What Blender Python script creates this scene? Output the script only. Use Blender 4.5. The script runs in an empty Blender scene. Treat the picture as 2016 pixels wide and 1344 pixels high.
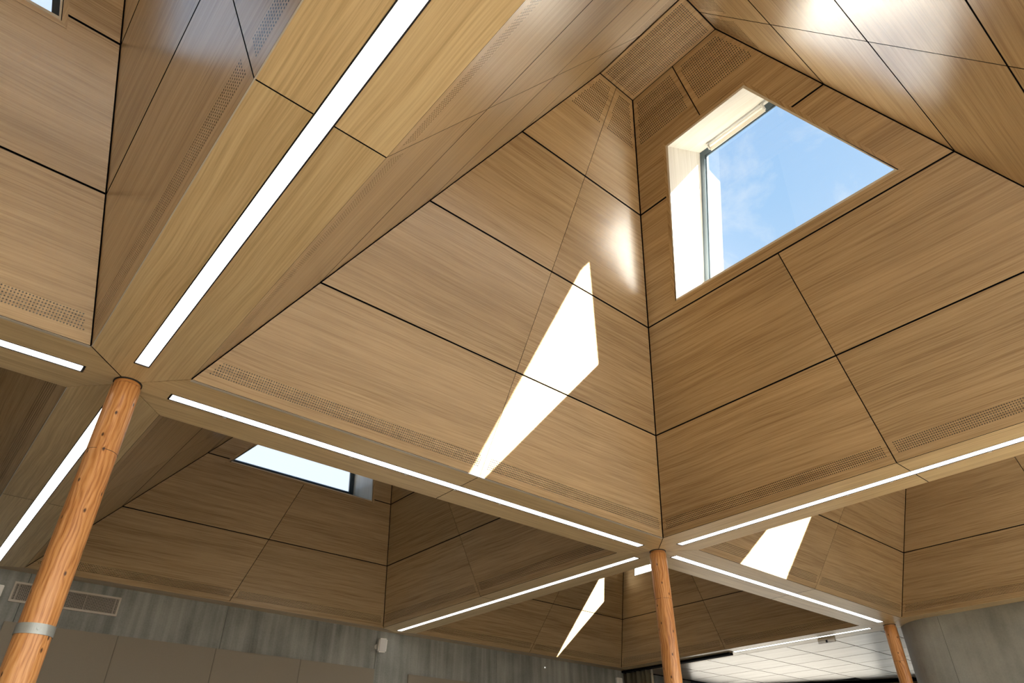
import bpy, bmesh, math
from mathutils import Vector

SC = bpy.context.scene
COL = SC.collection

# ------------------------------------------------------------------ camera, sky, sun, exposure
S = 2.8                      # metres per grid unit (height of the beam soffits above the eye)
EYE = 1.5
def W(x, y, z=0.0):          # building-grid point (z = 1 is the beam soffit) -> metres
    return Vector((S * x, S * y, EYE + S * z))

L = 2.0659                   # clear width of a bay
BW = 0.2547                  # beam width, beams running away from the camera (y)
BV = 0.2719                  # beam width, beams running left-right (x)
PITCH, YAW, FPX = 0.6067, 0.7057, 1336.98
cam = bpy.data.objects.new('camera', bpy.data.cameras.new('camera'))
COL.objects.link(cam)
cam.location = W(-0.3683, -1.8254, 0)
cam.rotation_euler = (math.pi / 2 + PITCH, 0, -YAW)
cam.data.sensor_width = 36
cam.data.lens = FPX / 2016 * 36
cam.data.clip_start = 0.05
SC.camera = cam

world = bpy.data.worlds.new('sky')
SC.world = world
world.use_nodes = True
wn, wl = world.node_tree.nodes, world.node_tree.links
wn.clear()
def wnode(t, **k):
    n = wn.new(t)
    for a, b in k.items():
        setattr(n, a, b)
    return n
tc = wnode('ShaderNodeTexCoord')
sep = wnode('ShaderNodeSeparateXYZ')
wl.new(tc.outputs['Generated'], sep.inputs[0])
ramp = wnode('ShaderNodeValToRGB')
e = ramp.color_ramp.elements
e[0].position = 0.0; e[0].color = (0.30, 0.30, 0.27, 1)
e[1].position = 1.0; e[1].color = (0.30, 0.56, 0.95, 1)
for p, c in ((0.49, (0.34, 0.34, 0.31, 1)), (0.505, (1.0, 1.02, 1.05, 1)), (0.60, (0.98, 1.05, 1.12, 1)),
             (0.74, (0.72, 0.93, 1.14, 1)), (0.84, (0.48, 0.76, 1.10, 1))):
    x = e.new(p); x.color = c
mr = wnode('ShaderNodeMapRange'); mr.inputs['From Min'].default_value = -1
wl.new(sep.outputs['Z'], mr.inputs['Value'])
wl.new(mr.outputs[0], ramp.inputs[0])
cm = wnode('ShaderNodeMapping'); cm.inputs['Scale'].default_value = (1, 1, 1.8)
wl.new(tc.outputs['Generated'], cm.inputs[0])
cn = wnode('ShaderNodeTexNoise')
cn.inputs['Scale'].default_value = 5.5; cn.inputs['Detail'].default_value = 9
cn.inputs['Roughness'].default_value = 0.62; cn.inputs['Distortion'].default_value = 0.5
wl.new(cm.outputs[0], cn.inputs['Vector'])
cr = wnode('ShaderNodeValToRGB')
cr.color_ramp.elements[0].position = 0.50; cr.color_ramp.elements[0].color = (0, 0, 0, 1)
cr.color_ramp.elements[1].position = 0.78; cr.color_ramp.elements[1].color = (1, 1, 1, 1)
wl.new(cn.outputs[0], cr.inputs[0])
mixc = wnode('ShaderNodeMix', data_type='RGBA')
mixc.inputs[7].default_value = (1.05, 1.12, 1.18, 1)
wl.new(cr.outputs[0], mixc.inputs[0]); wl.new(ramp.outputs[0], mixc.inputs[6])
# brighter cloud bank in the northern sky
vd = wnode('ShaderNodeVectorMath', operation='DOT_PRODUCT'); vd.inputs[1].default_value = (0.25, 0.95, 0.0)
wl.new(tc.outputs['Generated'], vd.inputs[0])
nr = wnode('ShaderNodeMapRange'); nr.interpolation_type = 'SMOOTHSTEP'
nr.inputs['From Min'].default_value = 0.42; nr.inputs['From Max'].default_value = 0.72
wl.new(vd.outputs['Value'], nr.inputs['Value'])
mixn = wnode('ShaderNodeMix', data_type='RGBA'); mixn.inputs[7].default_value = (1.05, 1.20, 1.42, 1)
wl.new(nr.outputs[0], mixn.inputs[0]); wl.new(mixc.outputs[2], mixn.inputs[6])
bg = wnode('ShaderNodeBackground'); bg.inputs['Strength'].default_value = 1.0
wl.new(mixn.outputs[2], bg.inputs[0])
wo = wnode('ShaderNodeOutputWorld'); wl.new(bg.outputs[0], wo.inputs[0])

sun_dir = Vector((-0.3476, 0.7717, -0.5326))
sun = bpy.data.objects.new('sun', bpy.data.lights.new('sun', 'SUN'))
COL.objects.link(sun)
sun.data.energy = 190.0
sun.data.angle = math.radians(0.5)
sun.data.color = (1.0, 0.95, 0.86)
sun.location = W(3, -6, 8)
sun.rotation_euler = sun_dir.to_track_quat('-Z', 'Y').to_euler()

LAMP_FILL = 38.0             # unseen rows behind the camera, added to lift the ceiling brightness
LAMP = 5.0                  # radiance of the linear lights

SC.view_settings.view_transform = 'Standard'
SC.view_settings.look = 'None'
SC.view_settings.exposure = 0.0
SC.view_settings.gamma = 1.0
SC.view_settings.use_curve_mapping = False
cy = SC.cycles
cy.use_denoising = True
cy.max_bounces = 10
cy.diffuse_bounces = 6
cy.glossy_bounces = 4
cy.transparent_max_bounces = 12
cy.sample_clamp_indirect = 8.0
cy.caustics_reflective = False
cy.caustics_refractive = False

# ------------------------------------------------------------------ materials
def newmat(name):
    m = bpy.data.materials.new(name); m.use_nodes = True
    nt = m.node_tree; nt.nodes.clear()
    out = nt.nodes.new('ShaderNodeOutputMaterial')
    b = nt.nodes.new('ShaderNodeBsdfPrincipled')
    nt.links.new(b.outputs[0], out.inputs[0])
    return m, nt, b, out

def simple(name, col, rough=0.5, metal=0.0, spec=0.5, noise=0.0, nscale=20):
    m, nt, b, out = newmat(name)
    b.inputs['Base Color'].default_value = (*col, 1)
    b.inputs['Roughness'].default_value = rough
    b.inputs['Metallic'].default_value = metal
    b.inputs['Specular IOR Level'].default_value = spec
    if noise:
        t = nt.nodes.new('ShaderNodeTexCoord'); n = nt.nodes.new('ShaderNodeTexNoise')
        n.inputs['Scale'].default_value = nscale; n.inputs['Detail'].default_value = 4
        r = nt.nodes.new('ShaderNodeValToRGB')
        r.color_ramp.elements[0].position = 0.3; r.color_ramp.elements[1].position = 0.7
        r.color_ramp.elements[0].color = (*[c * (1 - noise) for c in col], 1)
        r.color_ramp.elements[1].color = (*[min(1, c * (1 + noise)) for c in col], 1)
        nt.links.new(t.outputs['Object'], n.inputs['Vector']); nt.links.new(n.outputs[0], r.inputs[0])
        nt.links.new(r.outputs[0], b.inputs['Base Color'])
    return m

def mathn(nt, op, a=None, b=None, c=None):
    n = nt.nodes.new('ShaderNodeMath'); n.operation = op
    for i, v in enumerate((a, b, c)):
        if v is None: continue
        if isinstance(v, (int, float)): n.inputs[i].default_value = v
        else: nt.links.new(v, n.inputs[i])
    return n.outputs[0]

def wood(name, dark, mid, light, rough=0.3, spec=0.5, perf=False, fine=95.0, figure=1.0, coat=0.0):
    """veneer: grain runs along u, uv in metres"""
    m, nt, b, out = newmat(name)
    N, K = nt.nodes.new, nt.links.new
    uv = N('ShaderNodeUVMap'); uv.uv_map = 'UVMap'
    oi = N('ShaderNodeObjectInfo')
    rnd = mathn(nt, 'MULTIPLY', oi.outputs['Random'], 57.0)
    comb = N('ShaderNodeCombineXYZ'); K(rnd, comb.inputs[0]); K(rnd, comb.inputs[1]); K(rnd, comb.inputs[2])
    add = N('ShaderNodeVectorMath'); add.operation = 'ADD'
    K(uv.outputs[0], add.inputs[0]); K(comb.outputs[0], add.inputs[1])
    # gentle waviness so that the grain is not ruled
    wv = N('ShaderNodeTexNoise'); wv.inputs['Scale'].default_value = 0.9; wv.inputs['Detail'].default_value = 1
    K(add.outputs[0], wv.inputs['Vector'])
    sepx = N('ShaderNodeSeparateXYZ'); K(add.outputs[0], sepx.inputs[0])
    wav = mathn(nt, 'MULTIPLY', mathn(nt, 'SUBTRACT', wv.outputs[0], 0.5), 0.22 * figure)
    v2 = mathn(nt, 'ADD', sepx.outputs[1], wav)
    def layer(su, sv, detail, rough_):
        c = N('ShaderNodeCombineXYZ')
        K(mathn(nt, 'MULTIPLY', sepx.outputs[0], su), c.inputs[0])
        K(mathn(nt, 'MULTIPLY', v2, sv), c.inputs[1])
        K(rnd, c.inputs[2])
        n = N('ShaderNodeTexNoise'); n.inputs['Scale'].default_value = 1.0
        n.inputs['Detail'].default_value = detail; n.inputs['Roughness'].default_value = rough_
        K(c.outputs[0], n.inputs['Vector'])
        return n.outputs[0]
    f1 = layer(1.6, fine, 3, 0.6)
    f2 = layer(0.55, 22.0, 3, 0.6)
    f3 = layer(0.18, 3.2, 2, 0.5)
    t = mathn(nt, 'ADD', mathn(nt, 'MULTIPLY', f1, 0.48), mathn(nt, 'ADD', mathn(nt, 'MULTIPLY', f2, 0.30), mathn(nt, 'MULTIPLY', f3, 0.22)))
    r = N('ShaderNodeValToRGB')
    r.color_ramp.elements[0].position = 0.40; r.color_ramp.elements[0].color = (*dark, 1)
    r.color_ramp.elements[1].position = 0.60; r.color_ramp.elements[1].color = (*light, 1)
    x = r.color_ramp.elements.new(0.49); x.color = (*mid, 1)
    K(t, r.inputs[0])
    base = r.outputs[0]
    # each board a shade of its own
    hsv = N('ShaderNodeHueSaturation')
    K(base, hsv.inputs['Color'])
    K(mathn(nt, 'ADD', mathn(nt, 'MULTIPLY', oi.outputs['Random'], 0.12), 0.94), hsv.inputs['Value'])
    base = hsv.outputs[0]
    b.inputs['Roughness'].default_value = rough
    b.inputs['Specular IOR Level'].default_value = spec
    b.inputs['Coat Weight'].default_value = coat
    b.inputs['Coat Roughness'].default_value = 0.24; b.inputs['Coat IOR'].default_value = 1.9
    bump = N('ShaderNodeBump'); bump.inputs['Strength'].default_value = 0.10; bump.inputs['Distance'].default_value = 0.002
    K(f1, bump.inputs['Height']); K(bump.outputs[0], b.inputs['Normal'])
    if perf:
        # drilled acoustic holes: fields given per object (metres on the panel face)
        def attr(nm):
            a = N('ShaderNodeAttribute'); a.attribute_type = 'OBJECT'; a.attribute_name = nm
            s_ = N('ShaderNodeSeparateXYZ'); K(a.outputs['Vector'], s_.inputs[0]); return s_.outputs
        A, B_, C_ = attr('hole_left'), attr('hole_right'), attr('hole_rows')
        su = N('ShaderNodeSeparateXYZ'); K(uv.outputs[0], su.inputs[0])
        pitch = C_[2]
        def cell(o):
            q = mathn(nt, 'DIVIDE', o, pitch)
            fl = mathn(nt, 'FLOOR', q)
            cen = mathn(nt, 'MULTIPLY', mathn(nt, 'ADD', fl, 0.5), pitch)
            d = mathn(nt, 'SUBTRACT', mathn(nt, 'SUBTRACT', q, fl), 0.5)
            return cen, d
        cu, du = cell(su.outputs[0]); cv, dv = cell(su.outputs[1])
        dist = mathn(nt, 'SQRT', mathn(nt, 'ADD', mathn(nt, 'MULTIPLY', du, du), mathn(nt, 'MULTIPLY', dv, dv)))
        hole = mathn(nt, 'LESS_THAN', dist, 0.27)
        l_ok = mathn(nt, 'GREATER_THAN', cu, mathn(nt, 'ADD', A[0], mathn(nt, 'MULTIPLY', A[1], cv)))
        r_ok = mathn(nt, 'LESS_THAN', cu, mathn(nt, 'ADD', B_[0], mathn(nt, 'MULTIPLY', B_[1], cv)))
        b_ok = mathn(nt, 'GREATER_THAN', cv, C_[0]); t_ok = mathn(nt, 'LESS_THAN', cv, C_[1])
        msk = mathn(nt, 'MULTIPLY', mathn(nt, 'MULTIPLY', hole, mathn(nt, 'MULTIPLY', l_ok, r_ok)), mathn(nt, 'MULTIPLY', b_ok, t_ok))
        mx = N('ShaderNodeMix'); mx.data_type = 'RGBA'
        K(msk, mx.inputs[0]); K(base, mx.inputs[6]); mx.inputs[7].default_value = (0.006, 0.004, 0.004, 1)
        base = mx.outputs[2]
        K(mathn(nt, 'MULTIPLY', mathn(nt, 'SUBTRACT', 1.0, msk), spec), b.inputs['Specular IOR Level'])
    K(base, b.inputs['Base Color'])
    return m

OAK = dict(dark=(0.295, 0.195, 0.096), mid=(0.40, 0.285, 0.152), light=(0.49, 0.36, 0.205), spec=0.15, figure=0.22, coat=1.0)
M_oak = wood('oak_veneer', **OAK)
M_oakp = wood('oak_veneer_perforated', perf=True, **OAK)
M_soff = wood('ash_soffit_board', (0.52, 0.40, 0.22), (0.65, 0.52, 0.31), (0.74, 0.62, 0.39), rough=0.38, fine=85, figure=0.3, coat=0.1)
M_tile = wood('glossy_timber_tile', (0.26, 0.20, 0.145), (0.33, 0.27, 0.20), (0.39, 0.33, 0.26), rough=0.36, spec=0.5, coat=0.22)
M_pale = wood('pale_lacquered_lining', (0.52, 0.495, 0.44), (0.57, 0.55, 0.50), (0.62, 0.60, 0.555), rough=0.35, fine=40)
M_black = simple('black_backing', (0.004, 0.004, 0.005), 0.9, spec=0.1)
M_dark = simple('dark_frame_metal', (0.03, 0.03, 0.034), 0.45, 0.6)
M_gframe = simple('grey_window_frame', (0.035, 0.055, 0.07), 0.45, 0.0)
M_alu = simple('brushed_aluminium', (0.60, 0.60, 0.58), 0.5, 0.1)
M_band = simple('galvanised_steel', (0.30, 0.335, 0.34), 0.45, 0.5, noise=0.08)
M_white = simple('white_plastic', (0.78, 0.78, 0.76), 0.4)
M_blind = simple('cream_blind_cassette', (0.72, 0.70, 0.62), 0.45)
M_grill = simple('speaker_grille', (0.62, 0.63, 0.64), 0.6, noise=0.1, nscale=400)
M_panel = simple('beige_fabric_panel', (0.25, 0.225, 0.185), 0.95, spec=0.1, noise=0.05, nscale=300)
M_vent = simple('beige_vent_metal', (0.42, 0.38, 0.33), 0.5, 0.2)
M_floor = simple('warm_floor', (0.36, 0.30, 0.215), 0.7, noise=0.08, nscale=2)
M_plaster = simple('pale_plaster', (0.62, 0.58, 0.52), 0.8, noise=0.03, nscale=2)
M_curt = simple('grey_green_curtain', (0.17, 0.165, 0.125), 0.35, 0.0, 0.8)
M_hook = simple('curtain_liner', (0.75, 0.74, 0.70), 0.4)
M_roof = simple('roof_membrane', (0.5, 0.5, 0.5), 0.8)

def concrete(name, c1, c2, streak=0.5, blotch=0.38):
    m, nt, b, out = newmat(name)
    N, K = nt.nodes.new, nt.links.new
    t = N('ShaderNodeTexCoord')
    mp = N('ShaderNodeMapping'); mp.inputs['Scale'].default_value = (9, 9, 0.45)
    K(t.outputs['Object'], mp.inputs[0])
    n1 = N('ShaderNodeTexNoise'); n1.inputs['Scale'].default_value = 1; n1.inputs['Detail'].default_value = 5
    K(mp.outputs[0], n1.inputs['Vector'])
    n2 = N('ShaderNodeTexNoise'); n2.inputs['Scale'].default_value = 1.3; n2.inputs['Detail'].default_value = 7
    K(t.outputs['Object'], n2.inputs['Vector'])
    n3 = N('ShaderNodeTexNoise'); n3.inputs['Scale'].default_value = 40; n3.inputs['Detail'].default_value = 3
    K(t.outputs['Object'], n3.inputs['Vector'])
    s_ = mathn(nt, 'ADD', mathn(nt, 'MULTIPLY', n1.outputs[0], streak), mathn(nt, 'ADD', mathn(nt, 'MULTIPLY', n2.outputs[0], blotch), mathn(nt, 'MULTIPLY', n3.outputs[0], 0.12)))
    r = N('ShaderNodeValToRGB')
    r.color_ramp.elements[0].position = 0.34; r.color_ramp.elements[0].color = (*c1, 1)
    r.color_ramp.elements[1].position = 0.68; r.color_ramp.elements[1].color = (*c2, 1)
    K(s_, r.inputs[0]); K(r.outputs[0], b.inputs['Base Color'])
    b.inputs['Roughness'].default_value = 0.7
    bp = N('ShaderNodeBump'); bp.inputs['Strength'].default_value = 0.25; bp.inputs['Distance'].default_value = 0.01
    K(s_, bp.inputs['Height']); K(bp.outputs[0], b.inputs['Normal'])
    return m
M_conc = concrete('board_marked_concrete', (0.115, 0.122, 0.115), (0.34, 0.355, 0.34))
M_conc2 = concrete('curved_concrete', (0.15, 0.16, 0.155), (0.33, 0.345, 0.33), 0.22, 0.66)

def log_mat():
    m, nt, b, out = newmat('knotty_larch_log')
    N, K = nt.nodes.new, nt.links.new
    t = N('ShaderNodeTexCoord')
    oi = N('ShaderNodeObjectInfo')
    uv = N('ShaderNodeUVMap'); uv.uv_map = 'UVMap'
    off = N('ShaderNodeVectorMath'); off.operation = 'ADD'
    cb = N('ShaderNodeCombineXYZ'); K(mathn(nt, 'MULTIPLY', oi.outputs['Random'], 31.0), cb.inputs[1])
    K(uv.outputs[0], off.inputs[0]); K(cb.outputs[0], off.inputs[1])
    # knots : sparse cells, grain flows around them
    mk = N('ShaderNodeMapping'); mk.inputs['Scale'].default_value = (6.5, 3.6, 1)
    K(off.outputs[0], mk.inputs[0])
    vo = N('ShaderNodeTexVoronoi'); vo.inputs['Scale'].default_value = 1.0; vo.inputs['Randomness'].default_value = 1.0
    vo.voronoi_dimensions = '2D'
    K(mk.outputs[0], vo.inputs['Vector'])
    kd = vo.outputs['Distance']
    sp = N('ShaderNodeSeparateXYZ'); K(off.outputs[0], sp.inputs[0])
    n0 = N('ShaderNodeTexNoise'); n0.inputs['Scale'].default_value = 1.0; n0.inputs['Detail'].default_value = 3
    m0 = N('ShaderNodeMapping'); m0.inputs['Scale'].default_value = (6, 1.6, 1); K(off.outputs[0], m0.inputs[0]); K(m0.outputs[0], n0.inputs['Vector'])
    infl = mathn(nt, 'DIVIDE', 0.20, mathn(nt, 'ADD', kd, 0.16))
    u2 = mathn(nt, 'ADD', mathn(nt, 'MULTIPLY', sp.outputs[0], 26.0), mathn(nt, 'ADD', mathn(nt, 'MULTIPLY', n0.outputs[0], 3.6), infl))
    ring = mathn(nt, 'SINE', mathn(nt, 'MULTIPLY', u2, 7.5))
    fine = N('ShaderNodeTexNoise'); fine.inputs['Scale'].default_value = 1; fine.inputs['Detail'].default_value = 4
    mf = N('ShaderNodeMapping'); mf.inputs['Scale'].default_value = (160, 5, 1); K(off.outputs[0], mf.inputs[0]); K(mf.outputs[0], fine.inputs['Vector'])
    tone = mathn(nt, 'ADD', mathn(nt, 'MULTIPLY', ring, 0.10), mathn(nt, 'ADD', mathn(nt, 'MULTIPLY', fine.outputs[0], 0.55), mathn(nt, 'MULTIPLY', n0.outputs[0], 0.45)))
    r = N('ShaderNodeValToRGB')
    r.color_ramp.elements[0].position = 0.28; r.color_ramp.elements[0].color = (0.26, 0.09, 0.024, 1)
    r.color_ramp.elements[1].position = 0.72; r.color_ramp.elements[1].color = (0.62, 0.34, 0.14, 1)
    x = r.color_ramp.elements.new(0.48); x.color = (0.48, 0.225, 0.075, 1)
    K(tone, r.inputs[0])
    kr = N('ShaderNodeValToRGB')
    kr.color_ramp.elements[0].position = 0.03; kr.color_ramp.elements[0].color = (0.0, 0.0, 0.0, 1)
    kr.color_ramp.elements[1].position = 0.075; kr.color_ramp.elements[1].color = (1, 1, 1, 1)
    K(kd, kr.inputs[0])
    mx = N('ShaderNodeMix'); mx.data_type = 'RGBA'; mx.inputs[6].default_value = (0.07, 0.03, 0.015, 1)
    K(kr.outputs[0], mx.inputs[0]); K(r.outputs[0], mx.inputs[7])
    K(mx.outputs[2], b.inputs['Base Color'])
    b.inputs['Roughness'].default_value = 0.33
    b.inputs['Specular IOR Level'].default_value = 0.35
    bp = N('ShaderNodeBump'); bp.inputs['Strength'].default_value = 0.3; bp.inputs['Distance'].default_value = 0.004
    K(tone, bp.inputs['Height']); K(bp.outputs[0], b.inputs['Normal'])
    return m
M_log = log_mat()

def glass_mat():
    m = bpy.data.materials.new('skylight_glass'); m.use_nodes = True
    nt = m.node_tree; nt.nodes.clear()
    out = nt.nodes.new('ShaderNodeOutputMaterial')
    tr = nt.nodes.new('ShaderNodeBsdfTransparent'); tr.inputs[0].default_value = (0.97, 0.985, 1.0, 1)
    gl = nt.nodes.new('ShaderNodeBsdfGlossy'); gl.inputs['Roughness'].default_value = 0.0
    gl.inputs[0].default_value = (0.95, 0.97, 1.0, 1)
    mx = nt.nodes.new('ShaderNodeMixShader')
    fr = nt.nodes.new('ShaderNodeLayerWeight'); fr.inputs[0].default_value = 0.5
    nt.links.new(mathn(nt, 'ADD', mathn(nt, 'MULTIPLY', mathn(nt, 'POWER', fr.outputs['Facing'], 4.0), 0.7), 0.14), mx.inputs[0])
    nt.links.new(tr.outputs[0], mx.inputs[1]); nt.links.new(gl.outputs[0], mx.inputs[2])
    nt.links.new(mx.outputs[0], out.inputs[0])
    return m
M_glass = glass_mat()

def lamp_mat(name, s, col=(1.0, 0.965, 0.92)):
    m = bpy.data.materials.new(name); m.use_nodes = True
    nt = m.node_tree; nt.nodes.clear()
    out = nt.nodes.new('ShaderNodeOutputMaterial')
    em = nt.nodes.new('ShaderNodeEmission'); em.inputs[0].default_value = (*col, 1); em.inputs[1].default_value = s
    nt.links.new(em.outputs[0], out.inputs[0])
    return m
M_lamp = lamp_mat('lit_diffuser', LAMP)
M_fill = lamp_mat('added_fill_diffuser', LAMP_FILL, (1.0, 0.95, 0.88))  # emitter of the added fill rows

# ------------------------------------------------------------------ helpers
def obj(name, bm, mat, parent=None, smooth=False, recalc=True):
    if recalc:
        bmesh.ops.recalc_face_normals(bm, faces=bm.faces)
    me = bpy.data.meshes.new(name)
    bm.to_mesh(me); bm.free()
    o = bpy.data.objects.new(name, me)
    COL.objects.link(o)
    for mm in (mat if isinstance(mat, (list, tuple)) else [mat]):
        me.materials.append(mm)
    if smooth:
        for p in me.polygons: p.use_smooth = True
    if parent: o.parent = parent
    return o

def thing(name, label, cat, loc, group=None):
    o = bpy.data.objects.new(name, None)
    o.empty_display_size = 0.1
    o.location = loc
    COL.objects.link(o)
    o['label'] = label; o['category'] = cat
    if group: o['group'] = group
    bpy.context.view_layer.update()
    return o

def tag(o, label, cat, group=None):
    o['label'] = label; o['category'] = cat
    if group: o['group'] = group
    return o

def struct(o):
    o['kind'] = 'structure'
    return o

def sempty(name, loc):
    o = bpy.data.objects.new(name, None); o.location = loc; COL.objects.link(o); o['kind'] = 'structure'
    bpy.context.view_layer.update()
    return o

def adopt(ch, root):            # keep world place, hang under root
    ch.parent = root
    ch.matrix_parent_inverse = root.matrix_basis.inverted()
    return ch

def area2(pts):
    return sum(pts[i][0] * pts[(i + 1) % len(pts)][1] - pts[(i + 1) % len(pts)][0] * pts[i][1] for i in range(len(pts))) / 2

def inset(pts, offs):
    """move every edge i (pts[i]->pts[i+1]) inward by offs[i]"""
    n = len(pts)
    if area2(pts) < 0:
        pts = [pts[0]] + pts[:0:-1]
        offs = offs[::-1]
    lines = []
    for i in range(n):
        p, q = pts[i], pts[(i + 1) % n]
        dx, dy = q[0] - p[0], q[1] - p[1]
        l = math.hypot(dx, dy)
        nx, ny = -dy / l, dx / l
        lines.append((p[0] + nx * offs[i], p[1] + ny * offs[i], dx, dy))
    out = []
    for i in range(n):
        x1, y1, dx1, dy1 = lines[i - 1]
        x2, y2, dx2, dy2 = lines[i]
        det = dx1 * dy2 - dy1 * dx2
        if abs(det) < 1e-9:
            out.append((x2, y2)); continue
        t = ((x2 - x1) * dy2 - (y2 - y1) * dx2) / det
        out.append((x1 + dx1 * t, y1 + dy1 * t))
    return out

def uvlayer(bm):
    return bm.loops.layers.uv.get('UVMap') or bm.loops.layers.uv.new('UVMap')

def slab(bm, pts, fn, d0, d1, uvf=None):
    """extrude the flat polygon pts (2-D) between depths d0 and d1; fn(u, v, d) -> Vector"""
    uvl = uvlayer(bm)
    if area2(pts) < 0: pts = pts[::-1]
    n = len(pts)
    A = [bm.verts.new(fn(p[0], p[1], d0)) for p in pts]
    B = [bm.verts.new(fn(p[0], p[1], d1)) for p in pts]
    def setuv(f, idx):
        for lp, i in zip(f.loops, idx):
            u, v = pts[i]
            if uvf: u, v = uvf(u, v)
            lp[uvl].uv = (u, v)
    f = bm.faces.new(A); setuv(f, range(n))
    f = bm.faces.new(B[::-1]); setuv(f, list(range(n))[::-1])
    for i in range(n):
        j = (i + 1) % n
        f = bm.faces.new((A[j], A[i], B[i], B[j])); setuv(f, (j, i, i, j))

def box(bm, lo, hi):
    x0, y0, z0 = lo; x1, y1, z1 = hi
    v = [bm.verts.new(c) for c in ((x0, y0, z0), (x1, y0, z0), (x1, y1, z0), (x0, y1, z0), (x0, y0, z1), (x1, y0, z1), (x1, y1, z1), (x0, y1, z1))]
    for f in ((0, 3, 2, 1), (4, 5, 6, 7), (0, 1, 5, 4), (1, 2, 6, 5), (2, 3, 7, 6), (3, 0, 4, 7)):
        bm.faces.new([v[i] for i in f])

def gbox(bm, lo, hi):           # box in grid units
    a, b = W(*lo), W(*hi)
    box(bm, a, b)

def obox(bm, c, ax, ay, az, hx, hy, hz):
    """oriented box: centre, three unit axes, half sizes"""
    vs = []
    for k in (-1, 1):
        for (i, j) in ((-1, -1), (1, -1), (1, 1), (-1, 1)):
            vs.append(bm.verts.new(c + ax * hx * i + ay * hy * j + az * hz * k))
    for f in ((0, 3, 2, 1), (4, 5, 6, 7), (0, 1, 5, 4), (1, 2, 6, 5), (2, 3, 7, 6), (3, 0, 4, 7)):
        bm.faces.new([vs[i] for i in f])

def tube(bm, p, q, r, n=16, r2=None):
    r2 = r if r2 is None else r2
    d = (q - p).normalized()
    a = d.orthogonal().normalized(); b = d.cross(a)
    A = [bm.verts.new(p + (a * math.cos(t) + b * math.sin(t)) * r) for t in [2 * math.pi * i / n for i in range(n)]]
    B = [bm.verts.new(q + (a * math.cos(t) + b * math.sin(t)) * r2) for t in [2 * math.pi * i / n for i in range(n)]]
    bm.faces.new(A[::-1]); bm.faces.new(B)
    for i in range(n):
        j = (i + 1) % n
        bm.faces.new((A[i], A[j], B[j], B[i]))

# ------------------------------------------------------------------ the bays
ZT = 2.2091 - 1              # height of the flat top above the soffits
K1, K2, K3 = 0.3191, 0.6290, 0.9270   # panel joints
GAP = 0.0027

class Face:
    """one sloping face: u runs along the beam edge, k is height above the soffit"""
    def __init__(self, bay, side):
        self.bay, self.side = bay, side
        x0, x1, y0, y1 = bay.x0, bay.x1, bay.y0, bay.y1
        s = bay.s
        self.slope = s[side]
        self.cl, self.cr, self.ulen = {
            'N': (s['W'], s['E'], x1 - x0), 'S': (s['W'], s['E'], x1 - x0),
            'E': (s['S'], s['N'], y1 - y0), 'W': (s['S'], s['N'], y1 - y0)}[side]
        self.c = math.sqrt(1 + self.slope ** 2)
        self.um_top = (self.cl * ZT + self.ulen - self.cr * ZT) / 2
    def n(self):               # outward normal (away from the room), grid units
        s, c = self.slope, self.c
        return {'N': Vector((0, 1, s)), 'S': Vector((0, -1, s)), 'E': Vector((1, 0, s)), 'W': Vector((-1, 0, s))}[self.side] / c
    def up(self):
        s, c = self.slope, self.c
        return {'N': Vector((0, -s, 1)), 'S': Vector((0, s, 1)), 'E': Vector((-s, 0, 1)), 'W': Vector((s, 0, 1))}[self.side] / c
    def along(self):
        return Vector((1, 0, 0)) if self.side in 'NS' else Vector((0, 1, 0))
    def P(self, u, k, d=0.0):  # grid point
        b, s = self.bay, self.slope
        p = {'N': Vector((b.x0 + u, b.y1 - s * k, 1 + k)), 'S': Vector((b.x0 + u, b.y0 + s * k, 1 + k)),
             'E': Vector((b.x1 - s * k, b.y0 + u, 1 + k)), 'W': Vector((b.x0 + s * k, b.y0 + u, 1 + k))}[self.side]
        return p + self.n() * d
    def Pw(self, u, v, d):     # v measured up the slope (grid), -> metres
        return W(*self.P(u, v / self.c, d))
    def l(self, k): return self.cl * k
    def r(self, k): return self.ulen - self.cr * k
    def m(self, k): return self.ulen / 2 + (self.um_top - self.ulen / 2) * k / ZT

class Bay: pass
def bay(x0, y0, W_, E_, N_, S_):
    b = Bay(); b.x0, b.x1, b.y0, b.y1 = x0, x0 + L, y0, y0 + L
    b.s = dict(W=W_, E=E_, N=N_, S=S_)
    b.faces = {k: Face(b, k) for k in 'NESW'}
    b.win = None
    return b

bays = {
    'M': bay(0, -L, 0.686, 0.876, 0.755, 0.644),
    'N': bay(0, BV, 0.915, 0.500, 0.755, 0.80),
    'P': bay(BW + L, -L, 0.862, 0.62, 0.645, 0.75),
    'Q': bay(BW + L, BV, 0.90, 0.635, 0.73, 0.66),
    'R': bay(-BW - L, -L, 1.04, 0.367, 0.645, 0.915),
    'T': bay(-BW - L, BV, 0.60, 0.915, 0.755, 0.64),
}
# windows: face, k of sill and head, margins to the creases
def window_spec(key, side, kb, kt, ml, mr, drop=0.045):
    f = bays[key].faces[side]
    bays[key].win = (side, dict(kb=kb, kt=kt, L=lambda k: f.l(k) + ml, R=lambda k: f.r(k) - mr, drop=drop))
window_spec('M', 'E', 0.6625, 1.041, 0.135, 0.149)
window_spec('N', 'N', 0.6225, 1.041, 0.147, 0.142)
bays['M'].win[1].update(low=0.03, side=0.03); bays['N'].win[1].update(low=0.08)
window_spec('P', 'S', 0.6625, 1.075, 0.14, 0.10, 0.0)
bays['P'].win[1].update(sider=0.10)
window_spec('Q', 'E', 0.58, 1.00, 0.29, 0.125)
window_spec('R', 'N', 0.617, 1.041, 0.14, 0.142)
window_spec('T', 'W', 0.64, 1.041, 0.14, 0.14)

LIP = 0.019                  # veneer lining around each opening
D_ROOF, D_GLASS = 0.34, 0.27

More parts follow.
